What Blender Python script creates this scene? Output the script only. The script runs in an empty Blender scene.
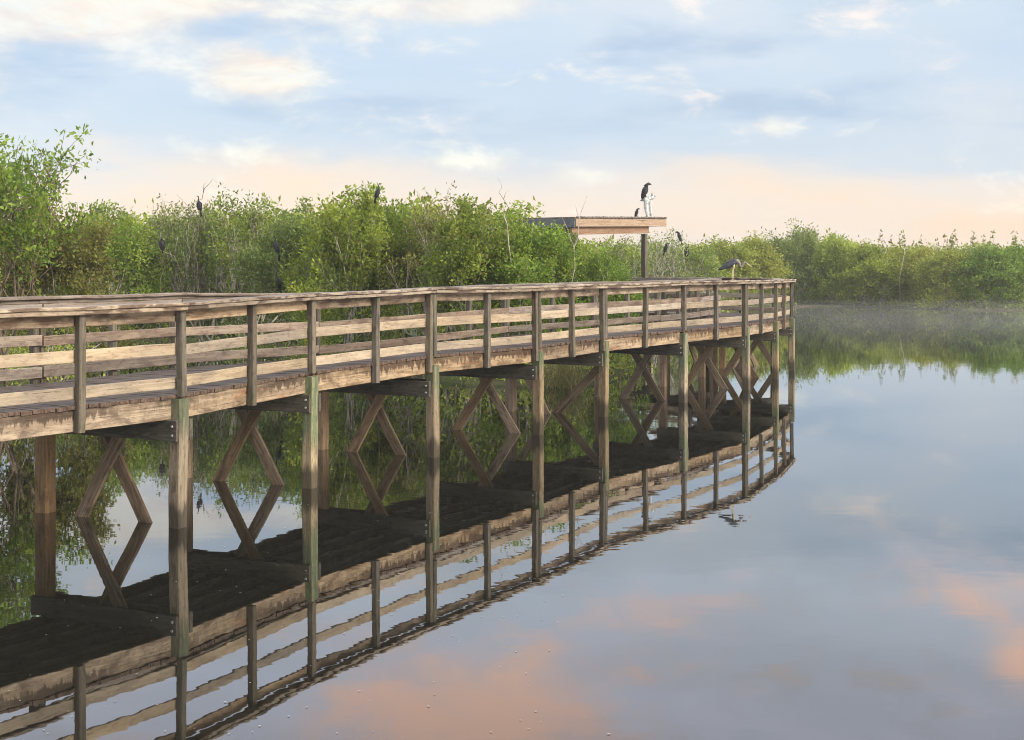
import bpy, bmesh, math, random
import numpy as np
from mathutils import Vector, Matrix

rnd = random.Random(7)
scene = bpy.context.scene
COL = scene.collection
F = 1400.0            # focal length in pixels of the 1024-wide frame
HY = 262.0            # horizon row
CAM_H = 3.21          # eye height above the water
HAZE = 0.0005
DECK = 1.60           # deck height above the water

def srgb(r, g, b):
    f = lambda c: c / 12.92 if c <= 0.04045 else ((c + 0.055) / 1.055) ** 2.4
    return tuple(f(c / 255.0) for c in (r, g, b)) + (1.0,)

# ------------------------------------------------------------------ nodes
class NT:
    def __init__(self, tree):
        self.t = tree; self.n = tree.nodes; self.l = tree.links
    def new(self, kind, **kw):
        n = self.n.new(kind)
        for k, v in kw.items(): setattr(n, k, v)
        return n
    def put(self, sock, v):
        if v is None: return
        if isinstance(v, bpy.types.NodeSocket): self.l.new(v, sock)
        else: sock.default_value = v
    def math(self, op, a, b=None, c=None, clamp=False):
        n = self.new('ShaderNodeMath', operation=op); n.use_clamp = clamp
        self.put(n.inputs[0], a); self.put(n.inputs[1], b); self.put(n.inputs[2], c)
        return n.outputs[0]
    def mix(self, fac, a, b, mode='MIX'):
        n = self.new('ShaderNodeMix', data_type='RGBA', blend_type=mode)
        self.put(n.inputs[0], fac); self.put(n.inputs[6], a); self.put(n.inputs[7], b)
        return n.outputs[2]
    def step(self, v, lo, hi, a=0.0, b=1.0):
        n = self.new('ShaderNodeMapRange', interpolation_type='SMOOTHSTEP')
        self.put(n.inputs[0], v); self.put(n.inputs[1], lo); self.put(n.inputs[2], hi)
        n.inputs[3].default_value = a; n.inputs[4].default_value = b
        return n.outputs[0]
    def noise(self, vec, scale=1.0, detail=4.0, rough=0.55, dist=0.0):
        n = self.new('ShaderNodeTexNoise')
        self.put(n.inputs['Vector'], vec)
        n.inputs['Scale'].default_value = scale; n.inputs['Detail'].default_value = detail
        n.inputs['Roughness'].default_value = rough; n.inputs['Distortion'].default_value = dist
        return n.outputs[0]
    def scale(self, vec, xyz, loc=(0, 0, 0)):
        n = self.new('ShaderNodeMapping')
        self.put(n.inputs['Vector'], vec)
        n.inputs['Scale'].default_value = xyz; n.inputs['Location'].default_value = loc
        return n.outputs[0]
    def attr(self, name):
        return self.new('ShaderNodeAttribute', attribute_name=name)
    def ramp(self, fac, stops):
        n = self.new('ShaderNodeValToRGB'); cr = n.color_ramp
        while len(cr.elements) < len(stops): cr.elements.new(0.5)
        for e, (p, c) in zip(cr.elements, stops): e.position = p; e.color = c
        self.put(n.inputs[0], fac)
        return n.outputs[0]
    def comb(self, x, y, z):
        n = self.new('ShaderNodeCombineXYZ')
        for s, v in zip(n.inputs, (x, y, z)): self.put(s, v)
        return n.outputs[0]
    def sep(self, v):
        n = self.new('ShaderNodeSeparateXYZ'); self.put(n.inputs[0], v)
        return n.outputs

def new_mat(name):
    m = bpy.data.materials.new(name); m.use_nodes = True
    m.node_tree.nodes.clear()
    t = NT(m.node_tree)
    out = t.new('ShaderNodeOutputMaterial')
    return m, t, out

def principled(t, out, col, rough=0.8, spec=0.3, normal=None):
    p = t.new('ShaderNodeBsdfPrincipled')
    t.put(p.inputs['Base Color'], col); t.put(p.inputs['Roughness'], rough)
    p.inputs['Specular IOR Level'].default_value = spec
    if normal is not None: t.put(p.inputs['Normal'], normal)
    t.l.new(p.outputs[0], out.inputs[0])
    return p

def bump(t, h, strength, dist):
    b = t.new('ShaderNodeBump'); b.inputs['Strength'].default_value = strength
    b.inputs['Distance'].default_value = dist; t.put(b.inputs['Height'], h)
    return b.outputs[0]

def wood(name, light, mid, dark, patch=(0.52, 0.68), patch_amt=0.75, drip=False, pile=False, moss=0.0, rust=0.0, grey=0.0):
    m, t, out = new_mat(name)
    g = t.attr('gco').outputs['Vector']
    rn = t.new('ShaderNodeObjectInfo').outputs['Random']
    fine = t.noise(t.scale(g, (3.0, 75, 75)), 1.0, 5, 0.7, 0.6)
    streak = t.noise(t.scale(g, (0.9, 16, 16)), 1.0, 5, 0.6, 1.2)
    patchn = t.noise(t.scale(g, (1.6, 6, 6)), 1.0, 6, 0.65, 0.5)
    big = t.noise(t.scale(g, (0.55, 1.2, 1.2)), 1.0, 3, 0.5)
    c = t.mix(t.step(streak, 0.40, 0.60), light, mid)
    c = t.mix(t.math('MULTIPLY', t.step(fine, 0.55, 0.72), 0.45), c, dark)
    c = t.mix(t.math('MULTIPLY', t.step(patchn, patch[0], patch[1]), patch_amt), c, dark)
    if grey:
        c = t.mix(t.math('MULTIPLY', t.step(big, 0.42, 0.62), grey), c, (0.23, 0.205, 0.175, 1))
    if rust:
        rm = t.noise(t.scale(g, (1.1, 9, 9), (3, 1, 2)), 1.0, 4, 0.6, 0.8)
        c = t.mix(t.math('MULTIPLY', t.step(rm, 0.55, 0.72), rust), c, (0.40, 0.13, 0.035, 1))
    if drip:
        x, y, z = t.sep(g)
        dn = t.noise(t.comb(t.math('MULTIPLY', x, 9.0), 0.0, 0.0), 1.0, 3, 0.6)
        lim = t.math('MULTIPLY_ADD', dn, -0.56, 0.29)
        wob = t.math('MULTIPLY_ADD', t.noise(t.scale(g, (14, 14, 5)), 1.0, 3), 0.05, -0.025)
        d = t.step(t.math('ADD', t.math('SUBTRACT', z, lim), wob), -0.01, 0.035)
        sel = t.step(t.noise(t.scale(g, (0.35, 0, 0)), 1.0, 1), 0.38, 0.56)
        c = t.mix(t.math('MULTIPLY', t.math('MULTIPLY', d, 0.85), t.math('MULTIPLY_ADD', sel, 0.75, 0.25)), c, (0.055, 0.033, 0.022, 1))
    if moss:
        mn = t.noise(t.scale(g, (1.3, 5, 5), (7, 3, 1)), 1.0, 5, 0.6)
        c = t.mix(t.math('MULTIPLY', t.step(mn, 0.42, 0.7), moss), c, (0.115, 0.125, 0.055, 1))
    if pile:
        z = t.sep(t.new('ShaderNodeNewGeometry').outputs['Position'])[2]
        gn = t.noise(t.scale(g, (1.5, 9, 9), (2, 5, 1)), 1.0, 5, 0.65)
        zz = t.math('ADD', z, t.math('MULTIPLY_ADD', gn, 1.3, -0.65))
        zr = t.math('ADD', zz, t.math('MULTIPLY_ADD', rn, 0.8, -0.42))
        gm = t.math('MULTIPLY', t.step(zr, 0.70, 1.05), t.step(t.noise(t.scale(g, (2.2, 14, 14), (1, 8, 3)), 1.0, 5, .65), .34, .54, .35, 1.0))
        gv = t.mix(t.step(streak, 0.35, 0.65), (0.17, 0.23, 0.10, 1), (0.085, 0.145, 0.085, 1))
        c = t.mix(t.math('MULTIPLY', gm, t.math('MULTIPLY_ADD', gn, 0.7, 0.5, True)), c, gv)
        wet = t.step(t.math('ADD', z, t.math('MULTIPLY_ADD', gn, -0.5, 0.25)), 0.20, 0.40, 1.0, 0.0)
        c = t.mix(t.math('MULTIPLY', wet, 0.8), c, (0.03, 0.026, 0.018, 1))
    sp = t.noise(t.scale(g, (9, 26, 26), (5, 5, 2)), 1.0, 6, 0.75)
    c = t.mix(t.math('MULTIPLY', t.step(sp, 0.50, 0.64), 0.5), c, dark)
    c = t.mix(t.math('MULTIPLY', t.step(sp, 0.47, 0.30), 0.25), c, light)
    wr = t.noise(t.scale(g, (3.2, 11, 11), (8, 3, 6)), 1.0, 7, 0.7, 1.5)
    c = t.mix(t.math('MULTIPLY', t.step(wr, 0.54, 0.68), 0.26), c, dark)
    # knots and small checks
    kn = t.new('ShaderNodeTexVoronoi'); t.put(kn.inputs['Vector'], t.scale(g, (1.7, 6.5, 6.5))); kn.inputs['Scale'].default_value = 1.0
    c = t.mix(t.step(kn.outputs['Distance'], 0.05, 0.11, 0.55, 0.0), c, dark)
    ck = t.noise(t.scale(g, (1.0, 110, 110), (1, 9, 4)), 1.0, 2, 0.5, 0.3)
    ckm = t.step(ck, 0.66, 0.74)
    c = t.mix(t.math('MULTIPLY', ckm, 0.7), c, (0.035, 0.025, 0.018, 1))
    hs = t.new('ShaderNodeHueSaturation')
    t.put(hs.inputs['Value'], t.math('MULTIPLY_ADD', rn, 0.34, 0.60))
    t.put(hs.inputs['Saturation'], t.math('MULTIPLY_ADD', t.math('FRACT', t.math('MULTIPLY', rn, 7.3)), 0.35, 0.72))
    t.put(hs.inputs['Color'], c)
    h = t.math('SUBTRACT', t.math('ADD', t.math('MULTIPLY', fine, 0.5), t.math('MULTIPLY', streak, 0.5)), ckm)
    principled(t, out, hs.outputs[0], 0.82, 0.2, bump(t, h, 0.7, 0.008))
    return m

M = {}
M['rail'] = wood('weathered_tan_wood', (0.53, 0.43, 0.30, 1), (0.42, 0.33, 0.225, 1), (0.17, 0.12, 0.085, 1), patch=(0.52, 0.72), patch_amt=0.55, grey=0.35)
M['fascia'] = wood('stained_tan_wood', (0.49, 0.37, 0.235, 1), (0.35, 0.245, 0.15, 1), (0.10, 0.055, 0.035, 1), patch=(0.46, 0.62), rust=0.4, patch_amt=0.75)
M['skirt'] = wood('dripped_tan_wood', (0.46, 0.345, 0.215, 1), (0.31, 0.22, 0.13, 1), (0.085, 0.05, 0.032, 1), patch=(0.48, 0.66), patch_amt=0.7, drip=True, rust=0.5)
M['post'] = wood('grey_post_wood', (0.21, 0.175, 0.13, 1), (0.125, 0.105, 0.078, 1), (0.045, 0.036, 0.03, 1), moss=0.4, patch_amt=0.6)
M['top'] = wood('grey_top_wood', (0.34, 0.285, 0.235, 1), (0.25, 0.20, 0.165, 1), (0.10, 0.075, 0.06, 1), patch_amt=0.5, patch=(0.5, 0.72))
M['edge'] = wood('rough_edge_wood', (0.50, 0.40, 0.28, 1), (0.35, 0.27, 0.185, 1), (0.10, 0.058, 0.042, 1), patch=(0.46, 0.56), patch_amt=0.85)
M['deck'] = wood('grey_deck_wood', (0.20, 0.165, 0.145, 1), (0.145, 0.115, 0.10, 1), (0.06, 0.045, 0.04, 1), patch_amt=0.5)
M['deck_end'] = wood('brown_plank_end', (0.22, 0.155, 0.115, 1), (0.13, 0.085, 0.062, 1), (0.05, 0.03, 0.022, 1))
M['pile'] = wood('pile_wood', (0.43, 0.335, 0.205, 1), (0.29, 0.22, 0.13, 1), (0.09, 0.065, 0.045, 1), pile=True, patch_amt=0.6)
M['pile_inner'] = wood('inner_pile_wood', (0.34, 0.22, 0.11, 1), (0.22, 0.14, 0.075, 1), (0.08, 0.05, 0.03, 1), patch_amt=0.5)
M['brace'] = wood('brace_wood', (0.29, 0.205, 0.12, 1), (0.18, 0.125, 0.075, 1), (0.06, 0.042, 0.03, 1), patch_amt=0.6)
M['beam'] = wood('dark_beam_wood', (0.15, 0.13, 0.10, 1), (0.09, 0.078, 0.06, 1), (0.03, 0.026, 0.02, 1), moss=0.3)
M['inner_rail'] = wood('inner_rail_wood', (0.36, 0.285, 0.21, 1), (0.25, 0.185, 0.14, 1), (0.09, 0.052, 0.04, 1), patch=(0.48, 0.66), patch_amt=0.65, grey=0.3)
M['shed'] = wood('shelter_fascia_wood', (0.50, 0.37, 0.255, 1), (0.42, 0.295, 0.19, 1), (0.20, 0.11, 0.06, 1), patch_amt=0.35)
M['shed_red'] = wood('shelter_beam_wood', (0.38, 0.245, 0.155, 1), (0.31, 0.18, 0.11, 1), (0.14, 0.065, 0.035, 1), patch_amt=0.35)

def plain(name, col, rough=0.7, spec=0.3, var=0.25, scale=6.0, metal=0.0):
    m, t, out = new_mat(name)
    co = t.new('ShaderNodeTexCoord').outputs['Object']
    n = t.noise(co, scale, 4, 0.6)
    dk = tuple(c * (1 - var) for c in col[:3]) + (1,)
    lt = tuple(min(1, c * (1 + var)) for c in col[:3]) + (1,)
    p = principled(t, out, t.mix(t.step(n, 0.3, 0.7), dk, lt), rough, spec, bump(t, n, 0.2, 0.01))
    p.inputs['Metallic'].default_value = metal
    return m
M['bolt'] = plain('galvanised_bolt', (0.55, 0.55, 0.55, 1), 0.45, 0.5, metal=0.8)
M['shingle'] = plain('grey_shingle', (0.15, 0.13, 0.115, 1), 0.95, 0.1, 0.5, 9.0)
M['shed_shade'] = plain('shaded_fascia_grey', (0.115, 0.125, 0.135, 1), 0.6, 0.3, 0.25, 3.0)  # dark grey for the shelter's left fascia, its shade painted into the colour
M['black_bird'] = plain('black_feather', (0.014, 0.014, 0.017, 1), 0.6, 0.3, 0.4, 30)
M['grey_bird'] = plain('blue_grey_feather', (0.04, 0.043, 0.055, 1), 0.75, 0.2, 0.6, 30)
M['buff_bird'] = plain('buff_feather', (0.20, 0.175, 0.155, 1), 0.8, 0.2, 0.4, 40)
M['white_bird'] = plain('white_feather', (0.75, 0.72, 0.66, 1), 0.8, 0.2, 0.15, 30)
M['bill'] = plain('horn_bill', (0.62, 0.50, 0.26, 1), 0.5, 0.3, 0.15, 30)
M['leg'] = plain('pale_leg', (0.50, 0.44, 0.27, 1), 0.6, 0.2, 0.2, 30)
M['grey_skin'] = plain('grey_skin', (0.10, 0.09, 0.09, 1), 0.6, 0.2, 0.2, 30)
M['guano'] = plain('white_splashed_wood', (0.46, 0.48, 0.47, 1), 0.9, 0.1, 0.5, 14)
M['bark_grey'] = plain('grey_bark', (0.36, 0.33, 0.285, 1), 0.95, 0.1, 0.35, 5)
M['bark_brown'] = plain('brown_bark', (0.15, 0.115, 0.085, 1), 0.95, 0.1, 0.35, 5)

def leaf_mat(name, a, b, c, tr=0.45):
    """leaves of three greens mixed per leaf and per plant"""
    m, t, out = new_mat(name)
    lc = t.attr('lc').outputs['Fac']
    rn = t.new('ShaderNodeObjectInfo').outputs['Random']
    col = t.ramp(lc, [(0.0, a), (0.45, b), (0.82, c), (0.93, (0.20, 0.15, 0.035, 1)), (1.0, (0.15, 0.085, 0.04, 1))])
    hs = t.new('ShaderNodeHueSaturation'); t.put(hs.inputs['Color'], col)
    t.put(hs.inputs['Hue'], t.math('MULTIPLY_ADD', rn, 0.030, 0.492))
    t.put(hs.inputs['Value'], t.math('MULTIPLY_ADD', t.math('FRACT', t.math('MULTIPLY', rn, 5.7)), 0.35, 0.85))
    col = hs.outputs[0]
    p = t.new('ShaderNodeBsdfPrincipled'); t.put(p.inputs['Base Color'], col)
    p.inputs['Roughness'].default_value = 0.5; p.inputs['Specular IOR Level'].default_value = 0.3
    tl = t.new('ShaderNodeBsdfTranslucent'); t.put(tl.inputs['Color'], t.mix(0.35, col, (0.24, 0.30, 0.03, 1)))
    mx = t.new('ShaderNodeMixShader'); mx.inputs[0].default_value = tr
    t.l.new(p.outputs[0], mx.inputs[1]); t.l.new(tl.outputs[0], mx.inputs[2])
    t.l.new(mx.outputs[0], out.inputs[0])
    return m
M['leaf_green'] = leaf_mat('leaf_green', (0.085, 0.135, 0.02, 1), (0.19, 0.27, 0.032, 1), (0.34, 0.42, 0.06, 1))
M['leaf_grey'] = leaf_mat('leaf_grey', (0.10, 0.14, 0.04, 1), (0.19, 0.235, 0.06, 1), (0.32, 0.37, 0.10, 1))
M['leaf_yellow'] = leaf_mat('leaf_yellow', (0.12, 0.155, 0.02, 1), (0.235, 0.285, 0.03, 1), (0.38, 0.43, 0.055, 1))
M['leaf_brown'] = leaf_mat('leaf_brown', (0.12, 0.12, 0.032, 1), (0.205, 0.21, 0.046, 1), (0.30, 0.315, 0.07, 1))
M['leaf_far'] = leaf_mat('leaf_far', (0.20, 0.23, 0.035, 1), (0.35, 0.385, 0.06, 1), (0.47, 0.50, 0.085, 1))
M['straw'] = leaf_mat('straw', (0.20, 0.15, 0.07, 1), (0.26, 0.20, 0.10, 1), (0.12, 0.17, 0.04, 1), 0.3)

# ------------------------------------------------------------------ mesh helpers
def tag(o, label=None, cat=None, group=None, kind=None):
    if label: o['label'] = label
    if cat: o['category'] = cat
    if group: o['group'] = group
    if kind: o['kind'] = kind
    return o

def empty(name, loc=(0, 0, 0), rz=0.0):
    o = bpy.data.objects.new(name, None); COL.objects.link(o)
    o.location = loc; o.rotation_euler = (0, 0, rz); o.empty_display_size = 0.3
    return o

class MB:
    def __init__(self): self.v = []; self.f = []; self.m = []; self.g = []; self.sm = []
    def face(self, idx, mi=0, smooth=False): self.f.append(idx); self.m.append(mi); self.sm.append(smooth)
    def board(self, a, b, w, h, up=(0, 0, 1), mi=(0, 0, 0), seg=1, jit=0.0, ch=0.006, sag=0.0, r=rnd):
        """a plank from a to b: w wide sideways, h tall along up, chamfered; mi = (sides, top, ends)"""
        a = Vector(a); b = Vector(b); d = (b - a); L = d.length; d.normalize()
        up = Vector(up); side = d.cross(up).normalized(); up = side.cross(d).normalized()
        hw, hh = w / 2, h / 2; c = min(ch, hw * .4, hh * .4)
        ring = [(-hw + c, hh), (hw - c, hh), (hw, hh - c), (hw, -hh + c), (hw - c, -hh), (-hw + c, -hh), (-hw, -hh + c), (-hw, hh - c)]
        base = len(self.v); off = r.random() * 60
        for i in range(seg + 1):
            tt = i / seg
            ju, jv = (r.uniform(-jit, jit), r.uniform(-jit, jit))
            p = a + d * (L * tt) - Vector((0, 0, sag * 4 * tt * (1 - tt)))
            for (u, v) in ring:
                self.v.append(p + side * (u + ju + r.uniform(-jit, jit) * .35) + up * (v + jv + r.uniform(-jit, jit) * .35))
                self.g.append((off + L * tt, u, v))
        for i in range(seg):
            for k in range(8):
                k2 = (k + 1) % 8
                q = (base + i * 8 + k, base + i * 8 + k2, base + (i + 1) * 8 + k2, base + (i + 1) * 8 + k)
                self.face(q, mi[1] if k == 0 else mi[0])
        self.face(tuple(base + k for k in range(7, -1, -1)), mi[2])
        self.face(tuple(base + seg * 8 + k for k in range(8)), mi[2])
    def tube(self, pts, rads, n=6, mi=0, flat=None, smooth=True):
        """a tapering tube through pts; flat = (x, y) squashes the section sideways / upwards"""
        base = len(self.v); pts = [Vector(p) for p in pts]
        fx, fy = flat or (1, 1)
        for i, p in enumerate(pts):
            d = (pts[min(i + 1, len(pts) - 1)] - pts[max(i - 1, 0)]).normalized()
            ref = Vector((0, 0, 1)) if abs(d.z) < 0.95 else Vector((0, 1, 0))
            s = d.cross(ref).normalized(); u = s.cross(d).normalized()
            for k in range(n):
                an = 2 * math.pi * k / n
                self.v.append(p + s * (math.cos(an) * rads[i] * fx) + u * (math.sin(an) * rads[i] * fy))
                self.g.append((i * 0.1, math.cos(an) * rads[i], math.sin(an) * rads[i]))
        for i in range(len(pts) - 1):
            for k in range(n):
                k2 = (k + 1) % n
                self.face((base + i * n + k, base + (i + 1) * n + k, base + (i + 1) * n + k2, base + i * n + k2), mi, smooth)
        self.face(tuple(base + k for k in range(n)), mi)
        self.face(tuple(base + (len(pts) - 1) * n + k for k in range(n - 1, -1, -1)), mi)
    def build(self, name, mats, parent=None):
        me = bpy.data.meshes.new(name)
        me.from_pydata([tuple(v) for v in self.v], [], self.f)
        for mt in (mats if isinstance(mats, (list, tuple)) else [mats]): me.materials.append(mt)
        me.polygons.foreach_set('material_index', self.m)
        me.polygons.foreach_set('use_smooth', self.sm)
        at = me.attributes.new('gco', 'FLOAT_VECTOR', 'POINT')
        at.data.foreach_set('vector', [c for g in self.g for c in g])
        bm = bmesh.new(); bm.from_mesh(me); bmesh.ops.recalc_face_normals(bm, faces=bm.faces[:]); bm.to_mesh(me); bm.free()
        o = bpy.data.objects.new(name, me); COL.objects.link(o)
        if parent is not None: o.parent = parent
        return o

def at(px, y):
    """ground point seen at picture column px at distance y"""
    return ((px - 512) * y / F, y)
def zat(py, y):
    return CAM_H - (py - HY) * y / F

# ------------------------------------------------------------------ boardwalk
def V2(p): return Vector((p[0], p[1], 0))
bents = [(-10.63, 6.6), (-8.98, 9.2), (-7.34, 11.8), (-5.70, 14.4), (-4.056, 17.0), (-2.893, 19.95), (-1.370, 23.0), (0.419, 26.05), (1.850, 29.1),
         (3.898, 32.1), (5.82, 35.2), (7.205, 38.5), (8.26, 41.6)]
dzs = [0, 0, 0, 0, 0, .043, .075, .045, .036, .055, .037, .006, -.022]
dzi = [.05, .05, .05, .05, .045, .03, -.04, -.015, .01, .02, .015, .0, -.01]
W = 2.25
outer, inner = [], []
for i, p in enumerate(bents):
    p = V2(p)
    d0 = (p - V2(bents[i - 1])).normalized() if i else None
    d1 = (V2(bents[i + 1]) - p).normalized() if i < len(bents) - 1 else None
    d = ((d0 or d1) + (d1 or d0)).normalized()
    n = Vector((-d.y, d.x, 0)); w = W - (0.15 if i >= 11 else 0)
    outer.append(Vector((p.x, p.y, DECK + dzs[i]))); inner.append(Vector((p.x, p.y, DECK + dzi[i])) + n * w)
NB = len(bents)
# the walk turns left past the last bent and runs to the shelter
e1 = Vector((0.566, 0.825, 0)).normalized(); e2 = Vector((-e1.y, e1.x, 0))
SC = Vector((2.03, 45.0, 0))                       # nearest roof corner of the shelter
u = Vector((-0.62, 0.78, 0)).normalized()
in0 = inner[-1].copy()
turn_out = [Vector((8.15, 43.75, DECK - .02))]
for k in (1, 2): turn_out.append(turn_out[0] + u * (2.75 * k))
turn_in = [in0]
for k in (1, 2): turn_in.append(in0 + u * (2.35 * k))

walk = empty('boardwalk', (-4.056, 17.0, 0))
tag(walk, 'long weathered timber boardwalk on piles curving over the still water', 'boardwalk')
WO = walk.location
def wb(mb, name, mats):
    o = mb.build(name, mats, walk)
    o.matrix_parent_inverse = Matrix.Translation(-WO)
    return o
UP = Vector((0, 0, 1))

# deck planks: one mesh (planks are surface pattern of the deck)
mb = MB()
def planks(o0, o1, i0, i1, skew=0.10):
    L = ((o1 - o0).length + (i1 - i0).length) / 2
    n = max(2, int(L / 0.148))
    for k in range(n):
        ta = (k + 0.03) / n; tb = (k + 0.97) / n
        oa, ob, ia, ib = o0.lerp(o1, ta), o0.lerp(o1, tb), i0.lerp(i1, ta), i0.lerp(i1, tb)
        ac = (oa - ia).normalized()
        ex, ex2 = skew + rnd.uniform(-.018, .014), skew + rnd.uniform(-.018, .014)
        oa, ob = oa + ac * ex, ob + ac * ex; ia, ib = ia - ac * ex2, ib - ac * ex2
        dz = rnd.uniform(-.004, .004); base = len(mb.v); off = rnd.random() * 60
        wl = (oa - ia).length
        for zz in (0, -0.042):
            for (p, al, sd) in ((oa, 0, -.07), (ob, 0, .07), (ib, wl, .07), (ia, wl, -.07)):
                mb.v.append(p + UP * (zz + dz + rnd.uniform(-.0025, .0025))); mb.g.append((off + al, sd, zz))
        b = base
        mb.face((b, b + 1, b + 2, b + 3), 0); mb.face((b + 7, b + 6, b + 5, b + 4), 0)
        mb.face((b, b + 4, b + 5, b + 1), 1); mb.face((b + 1, b + 5, b + 6, b + 2), 0)
        mb.face((b + 2, b + 6, b + 7, b + 3), 1); mb.face((b + 3, b + 7, b + 4, b), 0)
for i in range(NB - 1): planks(outer[i], outer[i + 1], inner[i], inner[i + 1], 0.02)
planks(outer[-1], turn_out[0], in0, in0 + Vector((.002, .03, 0)), 0.0)
for i in range(2): planks(turn_out[i], turn_out[i + 1], turn_in[i], turn_in[i + 1], 0.02)
wb(mb, 'deck', [M['deck'], M['deck_end']])

RAIL_L = 1.03
def rail_line(pts, side, mats, kinds, cap=('edge', 'top'), cw=.27):
    """posts, boards, handrail and skirt along one edge; pts = bent stations, side = unit sign giving the outside"""
    n = len(pts)
    for i in range(n - 1):
        a, b = pts[i], pts[i + 1]
        d = (b - a).normalized(); d.z = 0; d.normalize()
        out = Vector((d.y, -d.x, 0)) * side
        jz = lambda: rnd.uniform(-.012, .012)
        # rail boards on the walk side of the posts
        for (zc, hh) in ((0.145, .14), (0.55, .14)):
            m = MB(); m.board(a - out * .020 + UP * (zc + jz()) + d * .012, b - out * .020 + UP * (zc + jz()) - d * .012, .038, hh * rnd.uniform(.94, 1.06), seg=6, jit=.004)
            wb(m, 'rail_board', mats[0])
        m = MB(); m.board(a - out * .020 + UP * .955 + d * .012, b - out * .020 + UP * .955 - d * .012, .038, .14, seg=6, jit=.003, sag=rnd.uniform(0, .008))
        wb(m, 'rail_board', mats[1])
        # handrail cap with a rough edge strip under it
        m = MB(); ext = d * .01
        sg = rnd.uniform(-.006, .012)
        m.board(a + out * .05 + UP * (RAIL_L + .071) - ext, b + out * .05 + UP * (RAIL_L + .071) + ext, cw, .042, mi=(0, 1, 0), seg=14, jit=.0045, sag=sg, ch=.008)
        m.board(a + out * .085 + UP * (RAIL_L + .023) - ext, b + out * .085 + UP * (RAIL_L + .023) + ext, .16, .050, mi=(0, 1, 0), seg=14, jit=.004, sag=sg, ch=.008)
        wb(m, 'handrail', [M[cap[0]], M[cap[1]]])
        # skirt board under the deck edge
        m = MB(); m.board(a + UP * (-.17) - out * .03 + d * .10, b + UP * (-.17) - out * .03 - d * .10, .045, .25, seg=6, jit=.003)
        wb(m, 'skirt_board', M['skirt'])
        # posts: one halfway, one or two at each bent
        mid = (a + b) / 2
        m = MB(); lean = Vector((rnd.uniform(-.012, .012), rnd.uniform(-.012, .012), 0))
        m.board(mid + out * .052 + UP * (-.30) - lean, mid + out * .052 + UP * (RAIL_L - .003) + lean, .095, .095, up=out, seg=3, jit=.002, ch=.009)
        wb(m, 'rail_post', M['post'])
        k = kinds[i]
        for s in ((0.06,) if k == 1 else (0.06, 'prev')):
            if k == 1: s = -.005
            if s == 'prev':
                if i == 0: continue
                dp = (pts[i] - pts[i - 1]).normalized(); o2 = Vector((dp.y, -dp.x, 0)) * side
                q = a - dp * .062 + o2 * .052; oo = o2; bot = -.27
            else:
                q = a + d * s + out * .052; oo = out; bot = -.012
            m = MB(); lean = Vector((rnd.uniform(-.008, .008), rnd.uniform(-.008, .008), 0))
            m.board(q + UP * bot - lean, q + UP * (RAIL_L - .003) + lean, .095, .095, up=oo, seg=3, jit=.002, ch=.009)
            wb(m, 'rail_post', M['post'])
    return

# outer edge runs round the far corner; index of bents with paired posts
outer_pts = outer + turn_out
kinds_o = [1] * len(outer_pts)
for i in (6, 7, 8, 10): kinds_o[i] = 2
rail_line(outer_pts, 1, (M['rail'], M['fascia']), kinds_o)
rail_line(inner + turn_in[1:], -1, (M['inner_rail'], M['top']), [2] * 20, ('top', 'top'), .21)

def pile(p, top, axis, size, mat, lean=None, bolts=True):
    m = MB(); lean = lean or Vector((rnd.uniform(-.02, .02), rnd.uniform(-.02, .02), 0))
    a = Vector((p.x, p.y, -0.9)) - lean * 0; b = Vector((p.x, p.y, top)) - lean
    m.board(a, b, size, size, up=axis, seg=8, jit=.004, ch=.014)
    return wb(m, 'pile', mat)

def bent(o, i, d, style='X', shift=0.0, inset=0.08):
    """piles, two cap beams and the crossed braces of one bent; o = outer edge point, i = inner edge point, d = walk direction"""
    ac = (i - o); ac.z = 0; ln = ac.length; ac.normalize()
    zt = min(o.z, i.z)
    po = o + ac * (-0.045); pi_ = o + ac * (ln - inset)
    lean = d * rnd.uniform(-.05, .02) + ac * rnd.uniform(-.02, .03)
    pile(po + d * shift + lean, zt - .046, ac, .168, M['pile'], lean)
    pile(pi_, zt - .30, ac, .19, M['pile_inner'])
    for s in (-1, 1):
        m = MB()
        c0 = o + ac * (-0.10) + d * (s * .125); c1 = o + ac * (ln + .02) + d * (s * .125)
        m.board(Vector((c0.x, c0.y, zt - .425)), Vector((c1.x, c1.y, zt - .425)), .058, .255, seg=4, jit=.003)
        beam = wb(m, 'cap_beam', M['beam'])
        if s < 0:
            for zz in (-.37, -.48):
                m = MB(); q = Vector((po.x, po.y, zt + zz)) + d * (s * .152)
                m.tube([q, q + d * (s * .018)], [.017, .015], 8)
                m.build('bolt', M['bolt'], beam)
    cx = o + ac * (ln * .46)
    zc = .80 + rnd.uniform(-.10, .12); sl = 0.63 + rnd.uniform(-.05, .08)
    zt2 = zt - .42
    if style == 'V':
        segs = [((-.06, zt2 + .02), (ln * .62, -.25), 1), ((ln * .80, zt2 - .2), (ln * .44, -.30), -1)]
        for (x0, z0), (x1, z1), s in segs:
            m = MB(); A = o + ac * x0 + d * (s * .185); B = o + ac * x1 + d * (s * .185)
            m.board(Vector((A.x, A.y, z0)), Vector((B.x, B.y, z1)), .17, .045, up=d, seg=5, jit=.004)
            wb(m, 'cross_brace', M['brace'])
        return
    for s in (-1, 1):
        m = MB(); q = d * (s * .035)
        A = cx + ac * (-s * (zt2 - zc) * sl) * -1 + q; B = cx + ac * (s * (-.45 - zc) * sl) + q
        A = cx + ac * (s * (zt2 - zc) * sl) + q
        m.board(Vector((A.x, A.y, zt2)), Vector((B.x, B.y, -.45)), .175, .048, up=d, seg=6, jit=.004)
        wb(m, 'cross_brace', M['brace'])

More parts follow.
